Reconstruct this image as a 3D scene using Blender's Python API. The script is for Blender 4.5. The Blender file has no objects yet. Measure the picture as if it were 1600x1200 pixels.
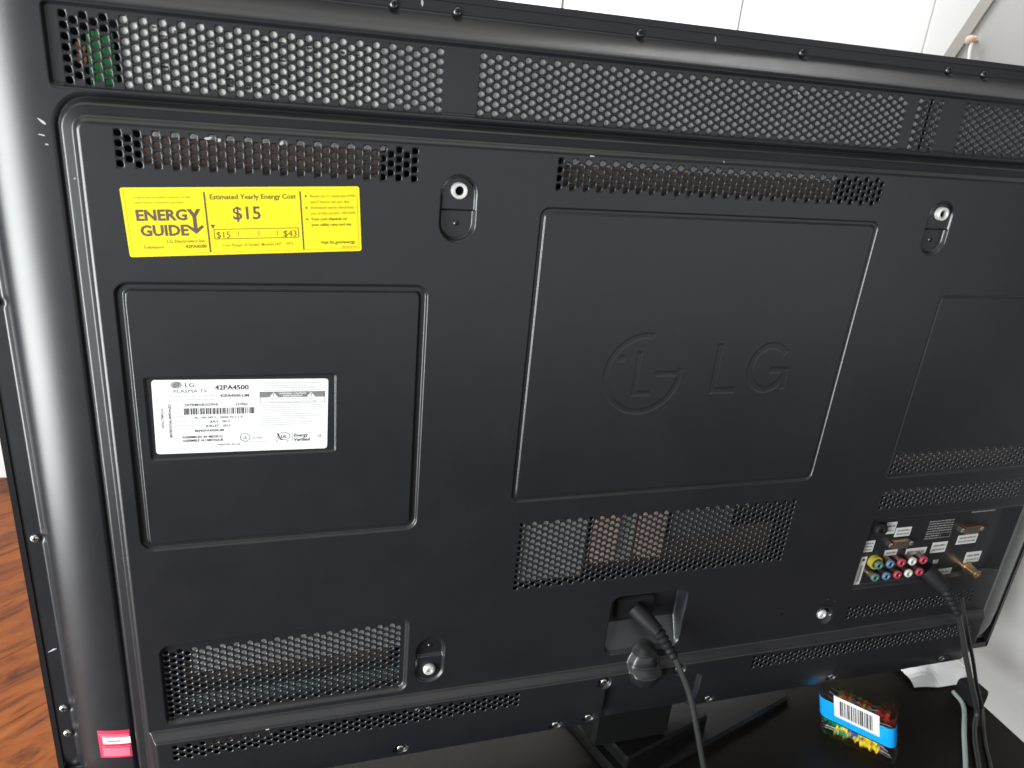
import bpy, math, random
import numpy as np
from mathutils import Matrix, Vector

random.seed(7)
rng = np.random.RandomState(11)
SC = bpy.context.scene
COL = SC.collection
OFF = 1.0                      # height of the wall-mount centre above the floor (m)


def P(u, v, w):
    """television axes in mm (u right, v up, w out of the back) -> world metres"""
    return Vector((u / 1000.0, -w / 1000.0, OFF + v / 1000.0))


# ------------------------------------------------------------------ camera
cam_d = bpy.data.cameras.new('camera')
cam = bpy.data.objects.new('camera', cam_d)
COL.objects.link(cam)
SC.camera = cam
cam_d.sensor_width = 36.0
cam_d.lens = 36.0 * 1201.0 / 1600.0
cam_d.clip_start = 0.02
cam_d.clip_end = 50.0
cam_d.dof.use_dof = True
cam_d.dof.focus_distance = 0.62
cam_d.dof.aperture_fstop = 14.0
RX = (0.95457296, 0.08948614, 0.28422296)
RY = (-0.02785628, -0.92286471, 0.38411554)
RZ = (0.29667236, -0.3745837, -0.87844895)


def axis(a, s=1.0):
    return Vector((a[0] * s, -a[2] * s, a[1] * s))


cx, cy, cz = axis(RX), axis(RY, -1), axis(RZ, -1)
M = Matrix(((cx.x, cy.x, cz.x), (cx.y, cy.y, cz.y), (cx.z, cy.z, cz.z)))
cam.matrix_world = Matrix.Translation(P(-319.83, 274.66, 499.66)) @ M.to_4x4()

# ------------------------------------------------------------------ world and lamps
world = bpy.data.worlds.new('World')
SC.world = world
world.use_nodes = True
bg = world.node_tree.nodes['Background']
bg.inputs[0].default_value = (0.93, 0.97, 1.0, 1)
bg.inputs[1].default_value = 0.07


def area(name, loc, target, sx, sy, power, col):
    d = bpy.data.lights.new(name, 'AREA')
    d.shape = 'RECTANGLE'
    d.size, d.size_y = sx, sy
    d.energy = power
    d.color = col
    o = bpy.data.objects.new(name, d)
    COL.objects.link(o)
    o.location = loc
    o.rotation_euler = (Vector(target) - Vector(loc)).to_track_quat('-Z', 'Y').to_euler()
    return o


# daylight from a tall window on the left, added fill lamps behind and above
area('window_light', (-2.0, -1.0, OFF - 0.20), (-0.2, 0.0, OFF - 0.0), 0.95, 1.55, 138, (0.96, 1.0, 1.0))
area('room_fill', (0.7, -2.4, OFF - 0.12), (0.7, 0.0, OFF - 0.12), 4.4, 1.45, 23, (0.98, 0.99, 1.0))  # unseen fill lamp, stands for the bright room behind the camera
area('overhead_fill', (-0.5, -0.25, OFF + 1.6), (-0.5, -0.25, OFF), 2.4, 1.9, 26, (1.0, 0.98, 0.95))  # added soft lamp overhead, stands for light bounced off the ceiling
area('far_wall_fill', (0.2, 0.95, OFF + 1.5), (0.9, 1.75, OFF + 0.35), 2.2, 0.5, 72, (1.0, 1.0, 1.0))  # added lamp that brightens the far wall, no window stands here
area('far_room_light', (-0.1, 1.05, OFF + 1.35), (-0.1, 0.05, OFF - 0.37), 1.2, 0.4, 2.2, (1.0, 0.96, 0.90))

SC.view_settings.view_transform = 'Standard'
SC.view_settings.look = 'None'
SC.view_settings.exposure = 0.0
SC.view_settings.gamma = 1.0
SC.view_settings.use_curve_mapping = False


# ------------------------------------------------------------------ materials
def mat(name, col, rough=0.5, metal=0.0, spec=0.5, noise=None, bump=None, trans=0.0, ior=1.45,
        alpha=1.0, coat=0.0):
    m = bpy.data.materials.new(name)
    m.use_nodes = True
    nt = m.node_tree
    b = nt.nodes['Principled BSDF']
    b.inputs['Base Color'].default_value = (*col, 1)
    b.inputs['Roughness'].default_value = rough
    b.inputs['Metallic'].default_value = metal
    b.inputs['Specular IOR Level'].default_value = spec
    b.inputs['IOR'].default_value = ior
    b.inputs['Transmission Weight'].default_value = trans
    b.inputs['Alpha'].default_value = alpha
    b.inputs['Coat Weight'].default_value = coat
    tc = nt.nodes.new('ShaderNodeTexCoord')
    if noise:
        scale, amt, col2 = noise
        n = nt.nodes.new('ShaderNodeTexNoise')
        n.inputs['Scale'].default_value = scale
        n.inputs['Detail'].default_value = 6
        nt.links.new(tc.outputs['Object'], n.inputs['Vector'])
        r = nt.nodes.new('ShaderNodeMapRange')
        r.inputs['From Min'].default_value = 0.35
        r.inputs['From Max'].default_value = 0.7
        r.inputs['To Max'].default_value = amt
        nt.links.new(n.outputs['Fac'], r.inputs['Value'])
        mx = nt.nodes.new('ShaderNodeMix')
        mx.data_type = 'RGBA'
        mx.inputs['A'].default_value = (*col, 1)
        mx.inputs['B'].default_value = (*col2, 1)
        nt.links.new(r.outputs['Result'], mx.inputs['Factor'])
        nt.links.new(mx.outputs['Result'], b.inputs['Base Color'])
    if bump:
        scale, strength, dist = bump
        n = nt.nodes.new('ShaderNodeTexNoise')
        n.inputs['Scale'].default_value = scale
        n.inputs['Detail'].default_value = 2
        nt.links.new(tc.outputs['Object'], n.inputs['Vector'])
        bp = nt.nodes.new('ShaderNodeBump')
        bp.inputs['Strength'].default_value = strength
        bp.inputs['Distance'].default_value = dist
        nt.links.new(n.outputs['Fac'], bp.inputs['Height'])
        nt.links.new(bp.outputs['Normal'], b.inputs['Normal'])
    return m


def cover_material():
    m = mat('charcoal_plastic', (0.020, 0.020, 0.022), 0.42, bump=(2600, 0.12, 0.0003))
    nt = m.node_tree
    b = nt.nodes['Principled BSDF']
    tc = [n for n in nt.nodes if n.type == 'TEX_COORD'][0]
    # a film of dust that has settled on the ledges that face upwards
    g = nt.nodes.new('ShaderNodeNewGeometry')
    sp = nt.nodes.new('ShaderNodeSeparateXYZ')
    nt.links.new(g.outputs['True Normal'], sp.inputs[0])
    up = nt.nodes.new('ShaderNodeMapRange')
    up.inputs['From Min'].default_value = 0.12
    up.inputs['From Max'].default_value = 0.75
    up.inputs['To Max'].default_value = 0.30
    nt.links.new(sp.outputs['Z'], up.inputs['Value'])
    n = nt.nodes.new('ShaderNodeTexNoise')
    n.inputs['Scale'].default_value = 22
    n.inputs['Detail'].default_value = 8
    n.inputs['Roughness'].default_value = 0.7
    nt.links.new(tc.outputs['Object'], n.inputs['Vector'])
    r = nt.nodes.new('ShaderNodeMapRange')
    r.inputs['From Min'].default_value = 0.3
    r.inputs['From Max'].default_value = 0.72
    r.inputs['To Min'].default_value = 0.25
    nt.links.new(n.outputs['Fac'], r.inputs['Value'])
    mu = nt.nodes.new('ShaderNodeMath')
    mu.operation = 'MULTIPLY'
    nt.links.new(up.outputs['Result'], mu.inputs[0])
    nt.links.new(r.outputs['Result'], mu.inputs[1])
    # faint uneven haze of dust everywhere
    n2 = nt.nodes.new('ShaderNodeTexNoise')
    n2.inputs['Scale'].default_value = 7
    n2.inputs['Detail'].default_value = 9
    n2.inputs['Roughness'].default_value = 0.75
    nt.links.new(tc.outputs['Object'], n2.inputs['Vector'])
    r2 = nt.nodes.new('ShaderNodeMapRange')
    r2.inputs['From Min'].default_value = 0.42
    r2.inputs['From Max'].default_value = 0.8
    r2.inputs['To Max'].default_value = 0.10
    nt.links.new(n2.outputs['Fac'], r2.inputs['Value'])
    ad = nt.nodes.new('ShaderNodeMath')
    ad.operation = 'ADD'
    ad.use_clamp = True
    nt.links.new(mu.outputs[0], ad.inputs[0])
    nt.links.new(r2.outputs['Result'], ad.inputs[1])
    mx = nt.nodes.new('ShaderNodeMix')
    mx.data_type = 'RGBA'
    mx.inputs['A'].default_value = (0.0082, 0.0094, 0.0117, 1)
    mx.inputs['B'].default_value = (0.055, 0.049, 0.044, 1)
    nt.links.new(ad.outputs[0], mx.inputs['Factor'])
    nt.links.new(mx.outputs['Result'], b.inputs['Base Color'])
    rr = nt.nodes.new('ShaderNodeMapRange')
    rr.inputs['To Min'].default_value = 0.29
    rr.inputs['To Max'].default_value = 0.7
    nt.links.new(ad.outputs[0], rr.inputs['Value'])
    nt.links.new(rr.outputs['Result'], b.inputs['Roughness'])
    return m


def wood_material():
    m = mat('floor_laminate', (0.2, 0.08, 0.03), 0.42, spec=0.25)
    nt = m.node_tree
    b = nt.nodes['Principled BSDF']
    tc = nt.nodes.new('ShaderNodeTexCoord')
    mp = nt.nodes.new('ShaderNodeMapping')
    mp.inputs['Scale'].default_value = (1.5, 9, 1)
    mp.inputs['Rotation'].default_value = (0, 0, 0)
    nt.links.new(tc.outputs['Object'], mp.inputs['Vector'])
    oi = nt.nodes.new('ShaderNodeObjectInfo')
    av = nt.nodes.new('ShaderNodeVectorMath')
    av.operation = 'ADD'
    sc = nt.nodes.new('ShaderNodeMath')
    sc.operation = 'MULTIPLY'
    sc.inputs[1].default_value = 37.0
    nt.links.new(oi.outputs['Random'], sc.inputs[0])
    nt.links.new(mp.outputs[0], av.inputs[0])
    nt.links.new(sc.outputs[0], av.inputs[1])
    n = nt.nodes.new('ShaderNodeTexNoise')
    n.inputs['Scale'].default_value = 2.2
    n.inputs['Detail'].default_value = 8
    n.inputs['Roughness'].default_value = 0.6
    n.inputs['Distortion'].default_value = 2.0
    nt.links.new(av.outputs[0], n.inputs['Vector'])
    cr = nt.nodes.new('ShaderNodeValToRGB')
    e = cr.color_ramp.elements
    e[0].position, e[0].color = 0.30, (0.045, 0.011, 0.0035, 1)
    e[1].position, e[1].color = 0.72, (0.30, 0.092, 0.020, 1)
    x = e.new(0.50)
    x.color = (0.215, 0.060, 0.0135, 1)
    nt.links.new(n.outputs['Fac'], cr.inputs[0])
    nt.links.new(cr.outputs[0], b.inputs['Base Color'])
    return m


COVER = cover_material()
BEZEL = mat('black_bezel', (0.008, 0.008, 0.009), 0.25)
SILVER = mat('zinc_steel', (0.6, 0.6, 0.59), 0.42, 0.6)
SCREW = mat('screw_steel', (0.45, 0.44, 0.42), 0.35, 1.0)
DARKSCREW = mat('dark_screw', (0.10, 0.10, 0.10), 0.35, 1.0)
BLACK = mat('void_black', (0.004, 0.004, 0.004), 0.9, spec=0.1)
YELLOW = mat('yellow_label_vinyl', (0.64, 0.53, 0.012), 0.5, spec=0.3)
WHITE = mat('white_label_vinyl', (0.58, 0.58, 0.585), 0.5, spec=0.3)
INK = mat('black_ink', (0.035, 0.030, 0.028), 0.55)
GREYINK = mat('grey_ink', (0.14, 0.14, 0.14), 0.55)
FAINTINK = mat('faint_grey_ink', (0.42, 0.41, 0.41), 0.55)
OLIVEINK = mat('thin_ink_on_yellow', (0.34, 0.28, 0.008), 0.55)
DARKOLIVE = mat('ink_on_yellow', (0.11, 0.09, 0.008), 0.55)
BROWNINK = mat('dark_ink_on_yellow', (0.085, 0.055, 0.040), 0.55)
RED = mat('red_sticker_vinyl', (0.36, 0.012, 0.045), 0.5)
PINK = mat('pink_print', (0.46, 0.10, 0.15), 0.5)
TAG = mat('port_tag_paper', (0.40, 0.40, 0.385), 0.6)
TAGDIM = mat('port_print_grey', (0.16, 0.16, 0.155), 0.6)
BRASS = mat('brass', (0.55, 0.36, 0.20), 0.35, 1.0)
NICKEL = mat('nickel_jack', (0.36, 0.27, 0.21), 0.35, 1.0)
RUBBER = mat('black_rubber', (0.007, 0.007, 0.008), 0.6, spec=0.25)
CORD = mat('black_cord_pvc', (0.020, 0.020, 0.020), 0.38)
TABLE = mat('dark_table_lacquer', (0.0062, 0.005, 0.0042), 0.45, spec=0.14, noise=(30, 0.6, (0.010, 0.008, 0.0066)))
STAND = mat('black_gloss_plastic', (0.006, 0.006, 0.006), 0.3, spec=0.35)
CHASSIS = mat('aluminium_chassis', (0.50, 0.50, 0.49), 0.55, 0.3, noise=(60, 0.6, (0.36, 0.36, 0.35)))
INNERDARK = mat('inner_dark', (0.03, 0.028, 0.026), 0.7)
PALE = mat('pale_board_film', (0.46, 0.455, 0.435), 0.5, noise=(140, 0.35, (0.55, 0.54, 0.50)))
GREENPCB = mat('green_circuit_board', (0.03, 0.26, 0.06), 0.4, noise=(200, 0.6, (0.02, 0.14, 0.05)))
BROWNPCB = mat('brown_circuit_board', (0.11, 0.065, 0.045), 0.5, noise=(220, 0.7, (0.20, 0.14, 0.10)))
PINKBLOCK = mat('pale_transformer_tape', (0.62, 0.42, 0.34), 0.5, noise=(60, 0.6, (0.40, 0.28, 0.23)))
BLUEGREY = mat('blue_grey_shield', (0.13, 0.165, 0.18), 0.6, noise=(120, 0.5, (0.08, 0.10, 0.11)))
COPPER = mat('orange_component', (0.42, 0.15, 0.05), 0.45)
WALL = mat('white_wall_paint', (0.84, 0.84, 0.83), 0.6, bump=(300, 0.05, 0.001))
GREYWALL = mat('pale_plaster', (0.355, 0.355, 0.345), 0.85, noise=(9, 0.3, (0.315, 0.315, 0.305)), bump=(90, 0.12, 0.002))
GAP = mat('board_gap', (0.12, 0.12, 0.115), 0.8)
TRIM = mat('shaded_trim_paint', (0.27, 0.26, 0.24), 0.6)  # the grey shade on the trim's face is put into its colour
FLOOR = wood_material()
FLOORBASE = mat('floor_underlay', (0.06, 0.02, 0.01), 0.7)
PAPER = mat('white_paper', (0.80, 0.79, 0.80), 0.7, bump=(60, 0.15, 0.002))
BLUE = mat('blue_card_band', (0.004, 0.28, 0.74), 0.35, noise=(160, 0.35, (0.02, 0.36, 0.80)))
CLEAR = mat('clear_plastic', (0.97, 0.97, 0.97), 0.16, trans=1.0, ior=1.25, alpha=0.30)
PEG = mat('wooden_peg', (0.55, 0.36, 0.28), 0.5)
STRING = mat('white_string', (0.82, 0.82, 0.80), 0.6)
PALECABLE = mat('pale_teal_cable', (0.30, 0.36, 0.35), 0.5)
SCUFFM = mat('pale_scuff', (0.30, 0.315, 0.33), 0.6)


# ------------------------------------------------------------------ object helpers
def tag(o, label=None, cat=None, group=None, kind=None):
    if label: o['label'] = label
    if cat: o['category'] = cat
    if group: o['group'] = group
    if kind: o['kind'] = kind
    return o


def empty(name, loc):
    o = bpy.data.objects.new(name, None)
    COL.objects.link(o)
    o.location = loc
    o.empty_display_size = 0.05
    return o


WPOS = {}


def link(name, me, material, parent=None, smooth=False):
    if material is not None and not me.materials:
        me.materials.append(material)
    if smooth:
        me.polygons.foreach_set('use_smooth', [True] * len(me.polygons))
    o = bpy.data.objects.new(name, me)
    COL.objects.link(o)
    if parent is not None:
        o.parent = parent
        root = parent
        while root.parent is not None:
            root = root.parent
        # every part is modelled in world metres; only the root carries a translation
        if parent is root:
            o.matrix_parent_inverse = Matrix.Translation(-root.location)
    return o


def raw(verts, faces, world=False):
    """verts in mm television axes (or world metres) -> mesh"""
    me = bpy.data.meshes.new('mesh')
    if not world:
        verts = [P(*v) for v in verts]
    me.from_pydata([tuple(v) for v in verts], [], faces)
    me.update()
    return me


def np_mesh(V, Q):
    """V (n,3) mm television axes, Q (m,4) quads"""
    me = bpy.data.meshes.new('mesh')
    W = np.empty_like(V, dtype=np.float32)
    W[:, 0] = V[:, 0] / 1000
    W[:, 1] = -V[:, 2] / 1000
    W[:, 2] = OFF + V[:, 1] / 1000
    me.vertices.add(len(W))
    me.vertices.foreach_set('co', W.ravel())
    me.loops.add(Q.size)
    me.loops.foreach_set('vertex_index', Q.astype(np.int32).ravel())
    me.polygons.add(len(Q))
    me.polygons.foreach_set('loop_start', np.arange(0, Q.size, 4, dtype=np.int32))
    me.polygons.foreach_set('loop_total', np.full(len(Q), 4, dtype=np.int32))
    me.update(calc_edges=True)
    me.validate()
    return me


class Geo:
    """collects shapes (mm, television axes) for one mesh"""

    def __init__(self):
        self.v, self.f = [], []

    def add(self, vs, fs):
        k = len(self.v)
        self.v += [tuple(x) for x in vs]
        self.f += [tuple(i + k for i in f) for f in fs]
        return self

    def box(self, u0, u1, v0, v1, w0, w1, bev=0.0):
        if bev <= 0:
            vs = [(u, v, w) for w in (w0, w1) for v in (v0, v1) for u in (u0, u1)]
            fs = [(0, 2, 3, 1), (4, 5, 7, 6), (0, 1, 5, 4), (2, 6, 7, 3), (0, 4, 6, 2), (1, 3, 7, 5)]
            return self.add(vs, fs)
        rect = self._rr(u0, u1, v0, v1, bev, 3)
        rin = self._rr(u0 + bev * .6, u1 - bev * .6, v0 + bev * .6, v1 - bev * .6, bev * .6, 3)
        n = len(rect)
        vs = [(a, b, w0) for a, b in rect] + [(a, b, w1 - bev * .6) for a, b in rect] + [(a, b, w1) for a, b in rin]
        fs = [tuple(range(n - 1, -1, -1)), tuple(range(2 * n, 3 * n))]
        for k in (0, n):
            for i in range(n):
                j = (i + 1) % n
                fs.append((k + i, k + j, k + n + j, k + n + i))
        return self.add(vs, fs)

    @staticmethod
    def _rr(u0, u1, v0, v1, r, seg=5):
        pts = []
        for cu, cv, a0 in ((u1 - r, v1 - r, 0), (u0 + r, v1 - r, 90), (u0 + r, v0 + r, 180), (u1 - r, v0 + r, 270)):
            for k in range(seg + 1):
                a = math.radians(a0 + 90 * k / seg)
                pts.append((cu + r * math.cos(a), cv + r * math.sin(a)))
        return pts

    def lathe(self, c, ax, prof, seg=20, cap=True):
        """prof: (distance along ax, radius)"""
        c, ax = Vector(c), Vector(ax).normalized()
        s = ax.orthogonal().normalized()
        t = ax.cross(s)
        vs, fs = [], []
        for d, r in prof:
            for k in range(seg):
                a = 2 * math.pi * k / seg
                vs.append(c + ax * d + (s * math.cos(a) + t * math.sin(a)) * r)
        for i in range(len(prof) - 1):
            for k in range(seg):
                j = (k + 1) % seg
                fs.append((i * seg + k, i * seg + j, (i + 1) * seg + j, (i + 1) * seg + k))
        if cap:
            fs.append(tuple(range(seg - 1, -1, -1)))
            fs.append(tuple(range((len(prof) - 1) * seg, len(prof) * seg)))
        return self.add(vs, fs)

    def tube(self, pts, radii, seg=12):
        pts = [Vector(p) for p in pts]
        if not hasattr(radii, '__len__'):
            radii = [radii] * len(pts)
        vs, fs = [], []
        up = None
        for i, p in enumerate(pts):
            t = (pts[min(i + 1, len(pts) - 1)] - pts[max(i - 1, 0)]).normalized()
            if up is None:
                up = t.orthogonal().normalized()
            up = (up - t * up.dot(t)).normalized()
            s = t.cross(up)
            for k in range(seg):
                a = 2 * math.pi * k / seg
                vs.append(p + (up * math.cos(a) + s * math.sin(a)) * radii[i])
        for i in range(len(pts) - 1):
            for k in range(seg):
                j = (k + 1) % seg
                fs.append((i * seg + k, i * seg + j, (i + 1) * seg + j, (i + 1) * seg + k))
        fs.append(tuple(range(seg - 1, -1, -1)))
        fs.append(tuple(range((len(pts) - 1) * seg, len(pts) * seg)))
        return self.add(vs, fs)

    def prism(self, poly, w0, w1):
        n = len(poly)
        vs = [(a, b, w0) for a, b in poly] + [(a, b, w1) for a, b in poly]
        fs = [tuple(range(n - 1, -1, -1)), tuple(range(n, 2 * n))]
        for i in range(n):
            j = (i + 1) % n
            fs.append((i, j, n + j, n + i))
        return self.add(vs, fs)

    def xf(self, fn):
        self.v = [tuple(fn(*p)) for p in self.v]
        return self

    def obj(self, name, material, parent=None, smooth=False):
        me = raw(self.v, self.f)
        o = link(name, me, material, parent, smooth)
        if smooth:
            me.set_sharp_from_angle(angle=math.radians(40))
        return o


def bez(pts, n=14):
    """Catmull-Rom through the points"""
    p = [Vector(a) for a in pts]
    p = [p[0] * 2 - p[1]] + p + [p[-1] * 2 - p[-2]]
    out = []
    for i in range(1, len(p) - 2):
        for k in range(n):
            t = k / n
            a, b, c, d = p[i - 1], p[i], p[i + 1], p[i + 2]
            out.append(0.5 * ((2 * b) + (c - a) * t + (2 * a - 5 * b + 4 * c - d) * t * t + (3 * b - a - 3 * c + d) * t ** 3))
    out.append(p[-2])
    return out


# ------------------------------------------------------------------ the setting
def wbox(x0, x1, y0, y1, z0, z1):
    vs = [(x, y, z) for z in (z0, z1) for y in (y0, y1) for x in (x0, x1)]
    fs = [(0, 2, 3, 1), (4, 5, 7, 6), (0, 1, 5, 4), (2, 6, 7, 3), (0, 4, 6, 2), (1, 3, 7, 5)]
    return vs, fs


fl = link('floor', raw([(-3, -3, 0), (3, -3, 0), (3, 2.6, 0), (-3, 2.6, 0)], [(0, 1, 2, 3)], True), FLOORBASE)
tag(fl, 'reddish brown wood laminate floor', 'floor', kind='structure')
FA = math.radians(38)                       # the planks run at an angle to the television
for i in range(-6, 7):
    t = i * 0.19
    for k in range(2):
        s0 = -1.5 + k * 1.2 + (0.37 * i) % 1.2
        vs, fs = wbox(0.0006, 1.1994, 0.0004, 0.1896, 0, 0.008)
        # small bevel on the long edges so that the seams read
        me = raw([(v[0], v[1] + (0.0005 if (v[2] > 0 and v[1] < 0.06) else (-0.0005 if v[2] > 0 else 0)), v[2]) for v in vs], fs, True)
        o = bpy.data.objects.new('plank', me)
        me.materials.append(FLOOR)
        COL.objects.link(o)
        o.parent = fl
        o.location = (-1.0 + s0 * math.cos(FA) - t * math.sin(FA), 1.2 + s0 * math.sin(FA) + t * math.cos(FA), 0.001)
        o.rotation_euler = (0, 0, FA)

WB = 1.745                                   # far wall distance behind the television
wb = link('wall_back', raw(*wbox(-1.056, 3.2, WB + 0.012, WB + 0.10, 0, 2.7), True), GAP)
tag(wb, 'white panelled wall across the room', 'wall', kind='structure')
edges = [-1.056, -0.42, 0.17, 0.48, 1.045, 1.74, 2.4, 3.2]
for a, b in zip(edges[:-1], edges[1:]):
    g = wbox(a + 0.006, b - 0.006, WB, WB + 0.012, 0.0, 2.7)
    me = raw(*g, True)
    link('panel', me, WALL, wb)
wl = link('wall_recess', raw(*wbox(-2.6, -1.056, WB + 0.12, WB + 0.2, 0, 2.7), True), WALL)
tag(wl, 'white wall recessed beside the panelled wall', 'wall', kind='structure')

# right-hand wall: its far end is cut off along a sloping edge with a trim coloured as if in shade
UW = 0.58
pA, pB = (-0.3915, 0.4155), (-0.4295, 0.3445)      # (w, v) of two points on the sloping edge
sl = (pA[0] - pB[0]) / (pA[1] - pB[1])


def edge_w(v):
    return pB[0] + (v - pB[1]) * sl


poly = [(edge_w(-0.6), -1.0 + 0.0), (edge_w(-0.6), -0.6), (edge_w(1.3), 1.3), (0.10, 1.3), (0.10, -1.0)]
vs = [(UW, -w, OFF + v) for w, v in poly] + [(UW + 0.12, -w, OFF + v) for w, v in poly]
n = len(poly)
fs = [tuple(range(n)), tuple(range(2 * n - 1, n - 1, -1))] + [(i, n + i, n + (i + 1) % n, (i + 1) % n) for i in range(n)]
wr = link('wall_right', raw(vs, fs, True), GREYWALL)
tag(wr, 'pale grey plaster wall beside the television', 'wall', kind='structure')
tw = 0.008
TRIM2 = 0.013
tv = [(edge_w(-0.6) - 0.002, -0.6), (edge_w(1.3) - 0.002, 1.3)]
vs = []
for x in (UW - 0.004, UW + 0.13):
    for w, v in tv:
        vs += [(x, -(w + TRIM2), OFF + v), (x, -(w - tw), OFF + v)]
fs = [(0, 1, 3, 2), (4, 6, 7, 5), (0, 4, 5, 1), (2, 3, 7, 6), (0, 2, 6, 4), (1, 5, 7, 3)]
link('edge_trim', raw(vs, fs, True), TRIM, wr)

# peg in the wall with a white string
pg = empty('wall_peg', P(580, 367, -391))
tag(pg, 'small round wooden peg in the grey wall, white string tied to it', 'peg')
Geo().lathe((580, 367, -391), (-1, 0, 0), [(-6, 2.2), (7, 2.2), (7.5, 4.6), (9, 6.2), (12, 6.6), (15, 5.4), (16.5, 2.5)], 20).obj('peg_body', PEG, pg, True)
Geo().tube(bez([(572, 372, -388), (567, 360, -386), (566, 340, -381), (566, 290, -368), (567, 200, -345), (570, 90, -330)]), 1.9, 8).obj('string', STRING, pg, True)

# table
TV = -370
tb = empty('table', P(-40, -1000, -60))
tag(tb, 'black lacquered table under the television', 'table')
Geo().box(-425, 478, TV - 28, TV, -330, 150, 4).xf(lambda u, v, w: (u, v, w)).obj('tabletop', TABLE, tb)
for a in (-395, 440):
    for b in (-300, 120):
        Geo().box(a - 22, a + 22, -1000, TV - 28, b - 22, b + 22, 3).obj('leg', TABLE, tb)
Geo().box(-372, 417, TV - 90, TV - 29, -290, -270, 2).obj('apron', TABLE, tb)

# ------------------------------------------------------------------ television
tvr = empty('television', P(0, TV, -30))
tag(tvr, 'back of a large black plasma television with vent grilles and stickers', 'television')


def ss(x):
    x = np.clip(x, 0, 1)
    return x * x * (3 - 2 * x)


def sdr(u, v, u0, u1, v0, v1, r):
    du = np.abs(u - (u0 + u1) / 2) - (u1 - u0) / 2 + r
    dv = np.abs(v - (v0 + v1) / 2) - (v1 - v0) / 2 + r
    return np.hypot(np.maximum(du, 0), np.maximum(dv, 0)) + np.minimum(np.maximum(du, dv), 0) - r


def groove(sd, width, wall, depth):
    return -depth * np.minimum(ss(-sd / wall), ss((sd + width) / wall))


def recess(sd, wall, depth):
    return -depth * ss(-sd / wall)


def capsule(u, v, u0, v0, u1, v1, r):
    du, dv = u1 - u0, v1 - v0
    t = np.clip(((u - u0) * du + (v - v0) * dv) / (du * du + dv * dv), 0, 1)
    return np.hypot(u - u0 - t * du, v - v0 - t * dv) - r


RAISE_D = np.array([-4, -2.2, -1.2, 0, 0.8, 1.6, 2.8, 8.4, 9.6, 10.8, 12.4])
RAISE_W = np.array([0, -0.7, -2.0, -2.0, 3.6, 6.2, 7.2, 8.2, 10.0, 11.4, 12.0])
SCREWPITS = [(-222, -281), (-76, -286), (-44, -282), (86, -285), (233, -283), (380, -283), (-36, -237), (41, -235), (205, -200)]
FLANGE_TOP = [-241.3, -200.9, -72.2, 60, 197.2, 233.3, 360]
FLANGE_LEFT = [113.6, -59.9, -216.8, -242.6, 250, -290]


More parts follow.
